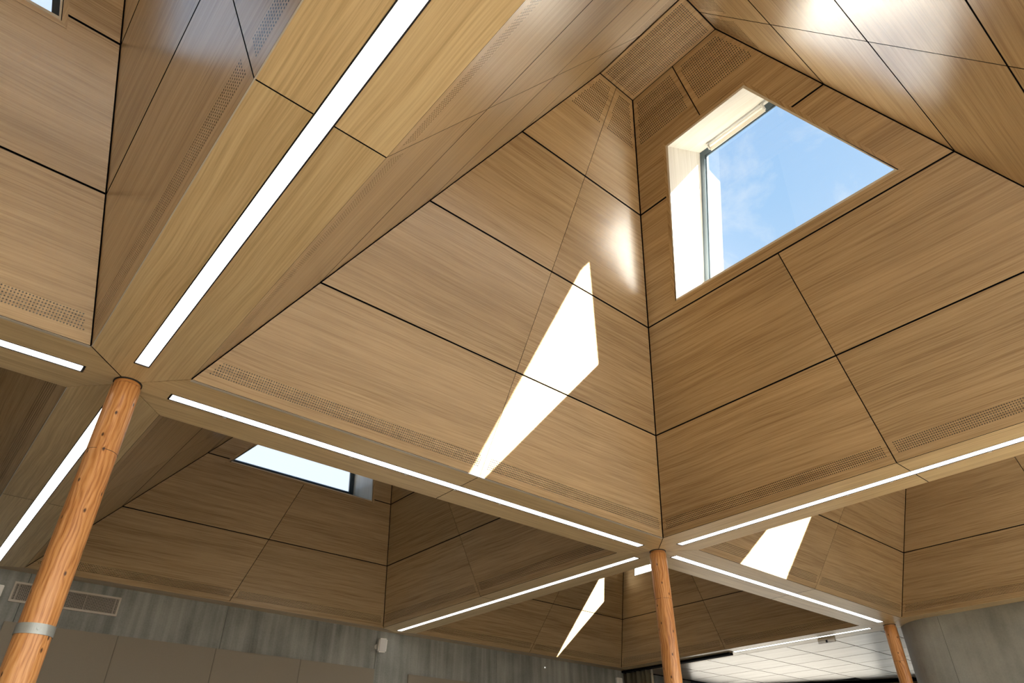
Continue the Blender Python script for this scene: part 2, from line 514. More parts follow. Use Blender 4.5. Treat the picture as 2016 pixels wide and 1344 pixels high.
def panel_polys(f, win, rows):
    """list of (row, half, polygon in (u, k), kinds per edge)"""
    ks = [0, K1, K2, K3, ZT]
    out = []
    if not win:
        for i in range(4):
            a, b = ks[i], ks[i + 1]
            out.append((i, 0, [(f.l(a), a), (f.m(a), a), (f.m(b), b), (f.l(b), b)], 'hvhc'))
            out.append((i, 1, [(f.m(a), a), (f.r(a), a), (f.r(b), b), (f.m(b), b)], 'hchv'))
        return [o for o in out if o[0] in rows]
    kb, kt = win['kb'] - LIP / f.c, win['kt'] + LIP / f.c
    wl_, wr_ = (lambda k: win['L'](k) - LIP), (lambda k: win['R'](k) + LIP)
    out.append((0, 0, [(f.l(0), 0), (f.m(0), 0), (f.m(K1), K1), (f.l(K1), K1)], 'hvhc'))
    out.append((0, 1, [(f.m(0), 0), (f.r(0), 0), (f.r(K1), K1), (f.m(K1), K1)], 'hchv'))
    if kb > K2 + 0.003:      # sill above the second joint: one panel wraps under the window
        out.append((1, 0, [(f.l(K1), K1), (f.m(K1), K1), (f.m(K2), K2), (f.l(K2), K2)], 'hvhc'))
        out.append((1, 1, [(f.m(K1), K1), (f.r(K1), K1), (f.r(K2), K2), (f.m(K2), K2)], 'hchv'))
        out.append((2, 2, [(f.l(K2), K2), (f.r(K2), K2), (f.r(K3), K3), (wr_(K3), K3), (wr_(kb), kb), (wl_(kb), kb), (wl_(K3), K3), (f.l(K3), K3)], 'hchwwwhc'))
    else:
        out.append((1, 0, [(f.l(K1), K1), (f.m(K1), K1), (f.m(kb), kb), (wl_(kb), kb), (wl_(K2), K2), (f.l(K2), K2)], 'hvwwhc'))
        out.append((1, 1, [(f.m(K1), K1), (f.r(K1), K1), (f.r(K2), K2), (wr_(K2), K2), (wr_(kb), kb), (f.m(kb), kb)], 'hchwwv'))
        out.append((2, 0, [(f.l(K2), K2), (wl_(K2), K2), (wl_(K3), K3), (f.l(K3), K3)], 'hwhc'))
        out.append((2, 1, [(wr_(K2), K2), (f.r(K2), K2), (f.r(K3), K3), (wr_(K3), K3)], 'hchw'))
    out.append((3, 0, [(f.l(K3), K3), (wl_(K3), K3), (wl_(kt), kt), (f.m(kt), kt), (f.m(ZT), ZT), (f.l(ZT), ZT)], 'hwwvhc'))
    out.append((3, 1, [(wr_(K3), K3), (f.r(K3), K3), (f.r(ZT), ZT), (f.m(ZT), ZT), (f.m(kt), kt), (wr_(kt), kt)], 'hchvww'))
    return [o for o in out if o[0] in rows]

# (description of the slope, gap at mid joint, names of the two halves as seen in the photo)
FACES = {
    ('M', 'N'): ('big sunlit slope at centre', 0.0009, ('left', 'right'), (0, 1, 2, 3)),
    ('M', 'E'): ('slope around the big skylight', 0.0018, ('right', 'left'), (0, 1, 2, 3)),
    ('M', 'W'): ('foreshortened slope right of the brightest beam', 0.0012, ('upper', 'lower'), (0, 1, 2, 3)),
    ('M', 'S'): ('glossy slope in the upper right corner', 0.0016, ('left', 'right'), (0, 1, 2, 3)),
    ('N', 'N'): ('dim slope below the low wide skylight', 0.0016, ('left', 'right'), (0, 1, 2)),
    ('N', 'E'): ('dim slope right of the low wide skylight', 0.0009, ('right', 'left'), (0, 1, 2)),
    ('N', 'W'): ('dark slope just behind the left log column', 0.0009, ('upper', 'lower'), (0, 1, 2)),
    ('P', 'N'): ('slope with the boxy sun patch at lower right', 0.0009, ('left', 'right'), (0, 1)),
    ('P', 'E'): ('slope above the curved concrete wall', 0.0016, ('right', 'left'), (0, 1)),
    ('Q', 'N'): ('far slope with the thin sun sliver', 0.0012, ('left', 'right'), (0, 1)),
    ('Q', 'E'): ('far slope behind the middle log column', 0.0012, ('right', 'left'), (0, 1)),
    ('R', 'E'): ('blue-sheened slope left of the brightest beam', 0.0018, ('upper', 'lower'), (0, 1, 2)),
    ('R', 'N'): ('slope at the upper left edge of the photo', 0.0012, ('left', 'right'), (0, 1, 2)),
    ('T', 'E'): ('slope beside the diagonal light at the left edge', 0.0012, ('upper', 'lower'), (0, 1)),
}
ROWN = ['bottom', 'second', 'third', 'top']
PITCH_H = 0.0076

def build_face(key, side):
    b = bays[key]; f = b.faces[side]
    win = b.win[1] if b.win and b.win[0] == side else None
    spec = FACES.get((key, side))
    if not spec: return
    desc, mg, halves, rows = spec
    for (row, half, poly, kinds) in panel_polys(f, win, rows):
        offs = [{'h': GAP, 'v': mg, 'c': 0.0030, 'w': 0.0}[c] for c in kinds]
        pts = [(u, k * f.c) for u, k in poly]
        if row == 0: offs[0] = 0.0018
        pts = inset(pts, offs)
        perf = row in (0, 3)
        bm = bmesh.new()
        slab(bm, pts, f.Pw, 0.0, 0.0065, uvf=lambda u, v: (u * S, v * S))
        o = obj('veneer_panel', bm, [M_oakp if perf else M_oak, M_black])
        for pi, pg in enumerate(o.data.polygons):
            if pi > 0: pg.material_index = 1
        # origin to the panel's own corner so that each one is liftable
        org = f.Pw(pts[0][0], pts[0][1], 0)
        o.data.transform(__import__('mathutils').Matrix.Translation(-org)); o.location = org
        hw = {0: halves[0], 1: halves[1], 2: 'full-width'}[half]
        lab = 'oak veneer panel, %s row%s, %s' % (ROWN[row], (' ' + hw), desc)
        if perf: lab = 'perforated ' + lab
        tag(o, lab, 'ceiling panel', 'oak veneer panels lining the ' + desc)
        if perf:
            mar = 0.021
            if row == 0:
                v0, v1 = 0.0285, 0.0285 + PITCH_H * 6.0
            else:
                v1 = ZT * f.c - 0.020; v0 = v1 - 0.137
            # boundaries u = a + b * v  (grid)
            def line(fn):
                ka, kb_ = v0 / f.c, v1 / f.c
                bb = (fn(kb_) - fn(ka)) / (v1 - v0)
                return fn(ka) - bb * v0, bb
            la, lb = line((f.l if half == 0 else f.m)); ra, rb = line((f.m if half == 0 else f.r))
            o['hole_left'] = [(la + mar) * S, lb, 0.0]
            o['hole_right'] = [(ra - mar) * S, rb, 0.0]
            o['hole_rows'] = [v0 * S, v1 * S, PITCH_H * S]

def hip(b, off, k0, top, mode='in'):
    """corner points (grid) of the hip offset outward by off: bottom ring at k0, top ring"""
    e = {s: off * b.faces[s].c for s in 'NESW'}
    def ring(k):
        x0 = b.x0 + b.s['W'] * k - e['W']; x1 = b.x1 - b.s['E'] * k + e['E']
        y0 = b.y0 + b.s['S'] * k - e['S']; y1 = b.y1 - b.s['N'] * k + e['N']
        return [Vector((x0, y0, 1 + k)), Vector((x1, y0, 1 + k)), Vector((x1, y1, 1 + k)), Vector((x0, y1, 1 + k))]
    return ring(k0), ring(top)

def build_roof(key):
    b = bays[key]
    bm = bmesh.new()
    k0 = 0.010
    ibot, itop = hip(b, 0.014, k0, ZT + 0.010)
    obot, otop = hip(b, D_ROOF, 0.50, ZT + 0.22)
    sides = {'S': (0, 1), 'E': (1, 2), 'N': (2, 3), 'W': (3, 0)}
    def V(p): return bm.verts.new(W(*p))
    layers = []
    for (bot, top, off) in ((ibot, itop, 0.014), (obot, otop, D_ROOF)):
        B = [V(p) for p in bot]; T = [V(p) for p in top]
        layers.append((B, T))
        for s, (i, j) in sides.items():
            if b.win and b.win[0] == s:
                f = b.faces[s]; w = b.win[1]
                dr = w['drop'] * off / D_GLASS
                lo = w.get('low', 0) * off / D_GLASS; sd = w.get('side', 0) * off / D_GLASS; sr = w.get('sider', 0) * off / D_GLASS
                # lining boards sit inside this hole
                q = 0.010
                hole = [f.P(w['L'](w['kb']) - q - sd, w['kb'] - (q + lo) / f.c, off), f.P(w['R'](w['kb']) + q + sr, w['kb'] - (q + lo) / f.c, off),
                        f.P(w['R'](w['kt']) + q + sr, w['kt'] + (q - dr) / f.c, off), f.P(w['L'](w['kt']) - q - sd, w['kt'] + (q - dr) / f.c, off)]
                c = [bot[i], bot[j], top[j], top[i]]
                # order hole like the corners
                if (c[0] - hole[0]).length > (c[0] - hole[1]).length:
                    hole = [hole[1], hole[0], hole[3], hole[2]]
                H = [V(p) for p in hole]
                C = [B[i], B[j], T[j], T[i]]
                for a in range(4):
                    d = (a + 1) % 4
                    bm.faces.new((C[a], C[d], H[d], H[a]))
                layers[-1] += (H,)
            else:
                bm.faces.new((B[i], B[j], T[j], T[i]))
        bm.faces.new(T)
    (B1, T1, *H1), (B2, T2, *H2) = layers
    for i in range(4):
        j = (i + 1) % 4
        bm.faces.new((B1[i], B1[j], B2[j], B2[i]))
    if H1:
        H1, H2 = H1[0], H2[0]
        for i in range(4):
            j = (i + 1) % 4
            bm.faces.new((H1[i], H1[j], H2[j], H2[i]))
    struct(obj('ceiling', bm, M_black))
    # flat perforated top
    x0 = b.x0 + b.s['W'] * ZT; x1 = b.x1 - b.s['E'] * ZT; y0 = b.y0 + b.s['S'] * ZT; y1 = b.y1 - b.s['N'] * ZT
    if key == 'M':
        bm = bmesh.new()
        g = 0.0035
        slab(bm, [(x0 + g, y0 + g), (x1 - 0.001, y0 + g), (x1 - 0.001, y1 - 0.002), (x0 + g, y1 - 0.002)], lambda u, v, d: W(u, v, 1 + ZT - 0.002 + d), 0, 0.0065, uvf=lambda u, v: (v * S, u * S))
        o = obj('veneer_panel', bm, M_oakp)
        org = W(x0, y0, 1 + ZT); o.data.transform(__import__('mathutils').Matrix.Translation(-org)); o.location = org
        tag(o, 'flat perforated oak panel capping the peak above the big skylight', 'ceiling panel')
        o['hole_left'] = [(y0 + 0.016) * S, 0.0, 0.0]; o['hole_right'] = [(y1 - 0.014) * S, 0.0, 0.0]
        o['hole_rows'] = [(x0 + 0.014) * S, (x1 - 0.014) * S, PITCH_H * S]
    else:
        bm = bmesh.new()
        slab(bm, [(x0, y0), (x1, y0), (x1, y1), (x0, y1)], lambda u, v, d: W(u, v, 1 + ZT + d), 0, 0.0065, uvf=lambda u, v: (v * S, u * S))
        struct(obj('ceiling', bm, M_oak))
    # slopes (or upper parts of slopes) that the camera never meets: plain boarding
    for s in 'NESW':
        f = b.faces[s]
        win = b.win[1] if b.win and b.win[0] == s else None
        have = FACES.get((key, s))
        rows = have[3] if have else ()
        rest = tuple(r for r in range(4) if r not in rows)
        if not rest: continue
        bm = bmesh.new()
        for (row, half, poly, kinds) in panel_polys(f, win, rest):
            pts = inset([(u, k * f.c) for u, k in poly], [0.002 if c != 'w' else 0 for c in kinds])
            slab(bm, pts, f.Pw, 0.0, 0.0065, uvf=lambda u, v: (u * S, v * S))
        struct(obj('ceiling', bm, M_oak))

WIN_NO = 0
def build_window(key):
    global WIN_NO
    WIN_NO += 1
    b = bays[key]; side, w = b.win; f = b.faces[side]
    root = sempty('window_%d' % WIN_NO, f.Pw((w['L'](w['kb']) + w['R'](w['kb'])) / 2, w['kb'] * f.c, 0))
    def corner(i, d, grow=0.0):
        k = w['kb'] if i in (0, 1) else w['kt']
        u = w['L'](k) - grow if i in (0, 3) else w['R'](k) + grow
        v = k * f.c + (-grow if i in (0, 1) else grow)
        if i in (2, 3): v -= w['drop'] * d / D_GLASS
        else: v -= w.get('low', 0) * d / D_GLASS
        if i in (1, 2): u += w.get('sider', 0) * d / D_GLASS
        if i in (0, 3): u -= w.get('side', 0) * d / D_GLASS
        return f.Pw(u, v, d)
    # lining boards (sill, jambs, head), each with thickness
    bm = bmesh.new(); uvl = uvlayer(bm)
    for i in range(4):
        j = (i + 1) % 4
        t = 0.0065
        a = [corner(i, -0.0008), corner(j, -0.0008), corner(j, D_ROOF), corner(i, D_ROOF)]
        c = [corner(i, -0.0008, t), corner(j, -0.0008, t), corner(j, D_ROOF, t), corner(i, D_ROOF, t)]
        va = [bm.verts.new(p) for p in a]; vc = [bm.verts.new(p) for p in c]
        ln = (a[1] - a[0]).length
        uvs = [(0, 0), (0, ln), (D_ROOF * S, ln), (D_ROOF * S, 0)]
        uvs = [(q[1], q[0]) for q in uvs]
        ff = [bm.faces.new(va), bm.faces.new(vc[::-1])]
        for lp, q in zip(ff[0].loops, uvs): lp[uvl].uv = q
        for m_ in range(4):
            n_ = (m_ + 1) % 4
            bm.faces.new((va[n_], va[m_], vc[m_], vc[n_]))
    adopt(obj('window_lining', bm, M_pale), root)
    # flush veneer lip round the opening
    bm = bmesh.new()
    inner = [(w['L'](w['kb']), w['kb'] * f.c), (w['R'](w['kb']), w['kb'] * f.c), (w['R'](w['kt']), w['kt'] * f.c), (w['L'](w['kt']), w['kt'] * f.c)]
    t0 = 0.0066
    inner = inset(inner, [-t0] * 4)
    outer = inset(inner, [-(LIP - t0 - 0.0006)] * 4)
    for i in range(4):
        j = (i + 1) % 4
        slab(bm, [inner[i], inner[j], outer[j], outer[i]], f.Pw, -0.0006, 0.0065, uvf=(lambda u, v: (u * S, v * S)) if i in (0, 2) else (lambda u, v: (v * S, u * S)))
    adopt(obj('window_trim', bm, M_oak, recalc=True), root)
    # metal frame
    def gquad(grow):
        ps = []
        for i in range(4):
            k = w['kb'] if i in (0, 1) else w['kt']
            u = w['L'](k) if i in (0, 3) else w['R'](k)
            v = k * f.c
            if i in (2, 3): v -= w['drop']
            else: v -= w.get('low', 0)
            if i in (0, 3): u -= w.get('side', 0)
            else: u += w.get('sider', 0)
            ps.append((u, v))
        return inset(ps, [grow] * 4)
    bm = bmesh.new()
    A, B_ = gquad(0.0), gquad(0.020)
    for i in range(4):
        j = (i + 1) % 4
        slab(bm, [A[i], A[j], B_[j], B_[i]], f.Pw, D_GLASS - 0.003, D_GLASS + 0.03)
    A, B_ = gquad(0.012), gquad(0.025)
    for i in range(4):
        j = (i + 1) % 4
        slab(bm, [A[i], A[j], B_[j], B_[i]], f.Pw, D_GLASS + 0.004, D_GLASS + 0.022)
    adopt(obj('window_frame', bm, M_gframe), root)
    bm = bmesh.new()
    G = gquad(0.015)
    vs = [bm.verts.new(f.Pw(u, v, D_GLASS + 0.010)) for u, v in G]
    bm.faces.new(vs)
    adopt(obj('window_glass', bm, M_glass), root)
    return root

for key in bays:
    build_roof(key)
    for s in 'NESW': build_face(key, s)
    build_window(key)

# ------------------------------------------------------------------ beams and linear lights
TH = 0.0075
def beam(cx, cy, axis, ends, label, lamp_label, trims=(), clips=0, lamp=True, lamp_range=None, group=None):
    """axis 'x' or 'y'; clear span from 0..L starting at (cx, cy) = corner of the span; ends: mitre depth flags"""
    wd = BV if axis == 'x' else BW        # width of this beam
    oth = BW if axis == 'x' else BV       # width of the crossing beams
    def P(t, s_, d):                      # t along, s_ across
        return W(cx + t, cy + s_, 1 + d) if axis == 'x' else W(cx + s_, cy + t, 1 + d)
    slot = 0.0205
    c = wd / 2
    t_lo, t_hi = lamp_range if lamp_range else (-0.013, L + 0.013)
    root = thing('ceiling_beam', label, 'beam', P(L / 2, c, 0), group)
    g = 0.0015
    for half in (0, 1):
        if half == 0:
            m, e_in, tip = L / 2 - g, 0.0, -oth / 2
            out = [(m, 0), (0, 0), (tip, c), (0, wd), (m, wd)]
            te = t_lo - 0.002
        else:
            m, e_in, tip = L / 2 + g, L, L + oth / 2
            if not ends[1]: tip = L + 0.065        # runs into the edge board of the far wall
            out = [(m, 0), (L, 0), (tip, c), (L, wd), (m, wd)]
            te = t_hi + 0.002
        if lamp:
            pts = out + [(m, c + slot), (te, c + slot), (te, c - slot), (m, c - slot)]
        else:
            pts = out
        # small mitre gaps on the slanted edges
        n = len(pts); offs = [0.0] * n
        offs[1] = offs[2] = 0.0016
        pts = inset(pts, offs)
        bm = bmesh.new()
        slab(bm, pts, P, 0.0, TH, uvf=lambda u, v: (u * S, v * S))
        o = adopt(obj('soffit_board', bm, [M_soff, M_black]), root)
        for pi, pg in enumerate(o.data.polygons):
            if pi > 0 and pi - 2 in (1, 2, n - 1 if not lamp else 4, len(pts) - 1, 0): pg.material_index = 1
    for side in trims:                     # thin metal edge profile
        bm = bmesh.new()
        tw = 0.0095 if axis == 'x' else 0.0020
        if side == 'lo': pts = [(0.002, -0.0005), (L - 0.002, -0.0005), (L - 0.002, tw), (0.002, tw)]
        else: pts = [(0.002, wd - 0.0050), (L - 0.002, wd - 0.0050), (L - 0.002, wd + 0.0005), (0.002, wd + 0.0005)]
        slab(bm, pts, P, -0.0010, 0.0)
        o = adopt(obj('edge_profile', bm, M_alu), root)
        o['label'] = 'thin pale aluminium edge profile'
    # black void above the boards
    bm = bmesh.new()
    slab(bm, [(-oth, 0.002), (L + oth, 0.002), (L + oth, wd - 0.002), (-oth, wd - 0.002)], P, 0.035, 0.16)
    struct(obj('ceiling', bm, M_black))
    if lamp:
        lt = thing('linear_light', lamp_label, 'light', P(L / 2, c, 0.02), 'recessed linear lights in the beams')
        bm = bmesh.new()
        fw = 0.0028
        for (a0, a1, b0, b1) in ((t_lo, t_hi, -slot + 0.0004, -slot + fw + 0.0004), (t_lo, t_hi, slot - fw - 0.0004, slot - 0.0004),
                                 (t_lo, t_lo + 0.004, -slot + 0.001, slot - 0.001), (t_hi - 0.004, t_hi, -slot + 0.001, slot - 0.001)):
            slab(bm, [(a0, c + b0), (a1, c + b0), (a1, c + b1), (a0, c + b1)], P, -0.0004, 0.015)
        adopt(obj('light_housing', bm, M_dark), lt)
        bm = bmesh.new()
        i = slot - fw - 0.0006
        slab(bm, [(t_lo + 0.005, c - i), (t_hi - 0.005, c - i), (t_hi - 0.005, c + i), (t_lo + 0.005, c + i)], P, 0.0012, 0.0045)
        adopt(obj('light_diffuser', bm, M_lamp), lt)
        for q in range(clips):
            tt = L * (q + 0.7) / (clips + 0.4)
            bm = bmesh.new()
            slab(bm, [(tt, c + slot + 0.0005), (tt + 0.010, c + slot + 0.0005), (tt + 0.010, c + slot + 0.0045), (tt, c + slot + 0.0045)], P, -0.0012, -0.0001)
            adopt(obj('clip', bm, M_white), lt)
    return root

XB = -BW                       # x of the A/D line
beam(XB, -L, 'y', (1, 1), 'broad pale timber beam climbing to the top edge, nearest of the beams', 'widest bright light strip, running up to the top edge', trims=('lo',))
beam(0, 0, 'x', (1, 1), 'timber beam between the left and middle log columns', 'light strip between the left and middle log columns', trims=('hi',) and ('lo',), clips=9)
beam(-BW - L, 0, 'x', (1, 1), 'timber beam leaving the photo at the left edge', 'short light strip end at the left edge', trims=('lo',))
beam(XB, BV, 'y', (1, 0), 'timber beam passing behind the left log column', 'light strip passing behind the left log column', trims=('lo',))
beam(L, -L, 'y', (1, 1), 'timber beam from the middle log column to the right edge', 'light strip from the middle log column to the right edge', clips=12)
beam(L, BV, 'y', (1, 0), 'timber beam from the middle log column to the speaker wall', 'light strip ending above the white wall speaker', clips=8)
beam(L + BW, 0, 'x', (1, 1), 'timber beam between the middle and right log columns', 'light strip between the middle and right log columns', clips=2)
beam(2 * L + BW, BV, 'y', (1, 0), 'timber beam edging the flat tiled ceiling', 'thin light strip beside the flat tiled ceiling', lamp_range=(-0.013, 1.05))
# beams that stay outside the photo
XE = 2 * L + BW

# node squares: dark ring the logs stand into
# ------------------------------------------------------------------ log columns
def log_column(ix, iy, label, band=False, bottom=-EYE / S):
    cx, cyy = ix, iy
    root = thing('log_column', label, 'column', W(cx, cyy, bottom), 'log columns')
    import random
    rnd = random.Random(int(ix * 100))
    r = 0.0380 * S
    n = 40
    bm = bmesh.new(); uvl = uvlayer(bm)
    zs = [bottom + (0.984 - bottom) * i / 26 for i in range(27)]
    prof = [1 + 0.010 * math.sin(3 * a + 1.3) + 0.008 * math.sin(5 * a + ix) + 0.006 * math.sin(9 * a) for a in [2 * math.pi * i / n for i in range(n)]]
    rings = []
    for z in zs:
        ring = []
        for i in range(n):
            a = 2 * math.pi * i / n
            rr = r * (prof[i] + 0.006 * math.sin(z * 5 + i))
            p = W(cx, cyy, z) + Vector((math.cos(a) * rr, math.sin(a) * rr, 0))
            ring.append(bm.verts.new(p))
        rings.append(ring)
    # rounded top edge
    top = [bm.verts.new(v.co + Vector(((W(cx, cyy, 0).x - v.co.x) * 0.06, (W(cx, cyy, 0).y - v.co.y) * 0.06, 0.012))) for v in rings[-1]]
    rings.append(top); zs = zs + [0.988]
    for q in range(len(rings) - 1):
        for i in range(n):
            j = (i + 1) % n
            fc = bm.faces.new((rings[q][i], rings[q][j], rings[q + 1][j], rings[q + 1][i]))
            for lp, (uu, zz) in zip(fc.loops, ((i, zs[q]), (i + 1, zs[q]), (i + 1, zs[q + 1]), (i, zs[q + 1]))):
                lp[uvl].uv = (uu / n * 2 * math.pi * r, zz * S)
    bm.faces.new(rings[-1]); bm.faces.new(rings[0][::-1])
    adopt(obj('shaft', bm, M_log, smooth=True), root)
    bm = bmesh.new()
    tube(bm, W(cx, cyy, 0.985), W(cx, cyy, 1.012), r * 0.90, 36)
    o = adopt(obj('neck', bm, M_log, smooth=False), root); o['label'] = 'recessed wooden neck under the beam'
    bm = bmesh.new()
    tube(bm, W(cx, cyy, 0.9965), W(cx, cyy, 1.0005), r * 0.99, 36)
    o = adopt(obj('collar', bm, M_dark), root); o['label'] = 'dark metal collar at the top'
    bm = bmesh.new()
    tube(bm, W(cx, cyy, 0.7822), W(cx, cyy, 0.7832), r * 1.012, 40)
    o = adopt(obj('joint_line', bm, M_dark), root)
    if band:
        bm = bmesh.new()
        z0, z1 = 0.329, 0.3515
        ro, ri = r * 1.055, r * 1.03
        for (ra, zz0, zz1) in ((0, z0, z1),):
            A = []
            for rad, z in ((ri, z0), (ro, z0), (ro, z1), (ri, z1)):
                A.append([bm.verts.new(W(cx, cyy, z) + Vector((math.cos(2 * math.pi * i / 64) * rad, math.sin(2 * math.pi * i / 64) * rad, 0))) for i in range(64)])
            for q in range(4):
                for i in range(64):
                    j = (i + 1) % 64
                    bm.faces.new((A[q][i], A[q][j], A[(q + 1) % 4][j], A[(q + 1) % 4][i]))
        o = adopt(obj('metal_band', bm, M_band), root); o['label'] = 'grey steel band with a small bolt'
        ang = math.atan2(-1.8254 - cyy, -0.3683 - cx) + 0.12
        d = Vector((math.cos(ang), math.sin(ang), 0))
        bm = bmesh.new()
        c0 = W(cx, cyy, 0.3400)
        tube(bm, c0 + d * (ro - 0.003), c0 + d * (ro + 0.006), 0.010, 6)
        bo = obj('bolt', bm, M_band); bo.parent = o
        # second part: seam ring in the shaft
    return root
log_column(-BW / 2, BV / 2, 'knotty orange log column with a grey metal band, largest of the columns', True)
bm = bmesh.new()
log_column(L + BW / 2, BV / 2, 'middle log column standing where four light strips meet')
log_column(2 * L + BW * 1.5, BV / 2, 'smallest log column beside the curved concrete wall')
bm.free()

# ------------------------------------------------------------------ north wall (concrete) and its trim
YN = L + BV                  # foot of the far slopes
YW = 2.430                   # face of the concrete wall
ZF = -EYE / S                # floor
XW = -BW - L - 0.10
joints = [XW, -0.969, 0.050, 1.068, 2.083, 3.106, 4.64, 5.45]
bm = bmesh.new()
for a, b_ in zip(joints[:-1], joints[1:]):
    gbox(bm, (a + 0.0012, YW, ZF), (b_ - 0.0012, YW + 0.10, 1.03))
struct(obj('wall_north', bm, M_conc))
bm = bmesh.new()
gbox(bm, (XW, YW + 0.02, ZF), (5.4, YW + 0.12, 1.03))
struct(obj('wall_north', bm, M_black))
def soffit(name, pts, mat=M_soff, swap=False):
    bm = bmesh.new()
    slab(bm, pts, lambda u, v, d: W(u, v, 1 + d), 0.0, TH, uvf=(lambda u, v: (v * S, u * S)) if swap else (lambda u, v: (u * S, v * S)))
    return struct(obj(name, bm, mat))
tp = [(XW, YN + 0.0012)]
for xc in (-BW, L, XE):
    tp += [(xc, YN + 0.0012), (xc + BW / 2, YN + 0.0665), (xc + BW, YN + 0.0012)]
soffit('trim_1', tp + [(XE + BW + 0.0005, YW), (XW, YW)], M_oak)
bm = bmesh.new(); gbox(bm, (XW, YN + 0.002, 1.02), (9.8, YW + 0.12, 1.3)); struct(obj('ceiling', bm, M_black))

# curved concrete wall at the right
curve = [(4.497, -L - 0.30), (4.496, -0.65), (4.496, -0.30), (4.489, -0.18), (4.490, -0.11), (4.497, -0.055), (4.514, -0.008), (4.540, 0.034), (4.575, 0.072), (4.615, 0.104), (4.665, 0.130), (4.73, 0.148), (4.80, 0.155), (9.7, 0.155)]
def smooth_curve(c):
    out = []
    for i in range(len(c) - 1):
        p0 = c[max(i - 1, 0)]; p1 = c[i]; p2 = c[i + 1]; p3 = c[min(i + 2, len(c) - 1)]
        far = math.hypot(p2[0] - p1[0], p2[1] - p1[1]) > 0.3
        steps = 1 if far else 5
        for k in range(steps):
            t = k / steps
            if far: out.append(p1); break
            out.append(tuple(0.5 * ((2 * p1[j]) + (-p0[j] + p2[j]) * t + (2 * p0[j] - 5 * p1[j] + 4 * p2[j] - p3[j]) * t * t + (-p0[j] + 3 * p1[j] - 3 * p2[j] + p3[j]) * t ** 3) for j in (0, 1)))
    out.append(c[-1]); return out
# avoid overshoot where long straight runs meet the bend
cv = [curve[0], curve[1]] + smooth_curve(curve[2:-1]) + [curve[-1]]
bm = bmesh.new()
pts = cv + [(9.7, -0.2), (4.9, -0.2), (4.70, -0.4), (4.70, -L - 0.30)]
slab(bm, pts, lambda u, v, d: W(u, v, d), ZF, 1.0 - 0.0005)
struct(obj('wall_east', bm, M_conc2))
bm = bmesh.new(); gbox(bm, (4.4882, -0.1705, ZF), (4.4902, -0.1693, 0.995)); struct(obj('trim_5', bm, M_black))
# oak trim between the far slope and the curved wall
xe = XE + 0.0012
ip = [p for p in cv if p[1] < BV and p[0] < 4.6412]
ip = [(p[0] + 0.02, p[1] - 0.0) for p in ip]
trim = [(xe, -L)] + [(4.497 + 0.02, -L)] + ip[1:] + [(4.6412, 0.12), (4.6412, BV), (XE + BW / 2, BV / 2), (xe, 0.0)]
bm = bmesh.new()
slab(bm, trim, lambda u, v, d: W(u, v, 1 + d), 0.0, TH, uvf=lambda u, v: (v * S, u * S))
struct(obj('trim_2', bm, M_soff))
bm = bmesh.new(); gbox(bm, (XE + 0.002, -L - 0.3, 1.02), (4.9, 2.5, 1.3)); struct(obj('ceiling', bm, M_black))

# ------------------------------------------------------------------ flat tiled ceiling beyond the right column
def hx(y): return 6.36 + (1.6 - y) * 0.62        # slanted front of the header
bm = bmesh.new()
gbox(bm, (4.60, 0.10, 1.012), (9.8, 2.44, 1.2))
struct(obj('ceiling', bm, M_black))
ORD = ['first', 'second', 'third', 'fourth', 'fifth', 'sixth', 'seventh', 'eighth']
TX, TY = 0.3412, 0.3490
for i in range(7):
    for j in range(7):
        x0, x1 = 4.6412 + 0.012 + i * TX, 4.6412 + 0.012 + (i + 1) * TX
        y0, y1 = 0.257 - TY + j * TY, 0.257 + j * TY
        y0 = max(y0, 0.12); y1 = min(y1, YW - 0.002)
        if y1 - y0 < 0.03: continue
        if i == 0: x0 = 4.6430
        if x0 > hx(y1) : continue
        bm = bmesh.new(); g = 0.0042
        slab(bm, [(x0 + g, y0 + g), (x1 - g, y0 + g), (x1 - g, y1 - g), (x0 + g, y1 - g)], lambda u, v, d: W(u, v, 1 + d), 0.0, 0.008, uvf=lambda u, v: (v * S, u * S))
        o = obj('timber_tile', bm, M_tile)
        org = W(x0, y0, 1.0); o.data.transform(__import__('mathutils').Matrix.Translation(-org)); o.location = org
        tag(o, 'glossy flat-ceiling tile, %s row from the light strip, %s from the smallest column' % (ORD[i], ORD[j]), 'ceiling tile', 'glossy tiles of the flat ceiling')
# header with black track at the far side of the tiles
def slant(off0, off1, z0, z1, mat, nm):
    bm = bmesh.new()
    pts = [(hx(2.4) + off0, 2.4), (hx(0.2) + off0, 0.2), (hx(0.2) + off1, 0.2), (hx(2.4) + off1, 2.4)]
    slab(bm, pts, lambda u, v, d: W(u, v, d), z0, z1)
    return struct(obj(nm, bm, mat))
slant(0.0, 0.05, 0.975, 1.0, M_black, 'trim_3')
slant(0.05, 0.16, 0.955, 1.0, M_oak, 'trim_4')

# ------------------------------------------------------------------ rest of the hall (around and behind the camera)
bm = bmesh.new(); gbox(bm, (XW - 0.1, -3.65, ZF - 0.05), (9.9, -0.12, ZF)); struct(obj('floor', bm, M_floor))
bm = bmesh.new(); gbox(bm, (XW - 0.1, -0.118, ZF - 0.05), (9.9, 3.2, ZF)); struct(obj('floor', bm, simple('added_dark_floor', (0.10, 0.09, 0.08), 0.9, spec=0.1)))  # unseen dark floor, added to cut the bounce under the far bays
bm = bmesh.new(); gbox(bm, (XW - 0.1, -3.65, ZF), (XW, YW + 0.1, 1.2)); struct(obj('wall_west', bm, M_plaster))
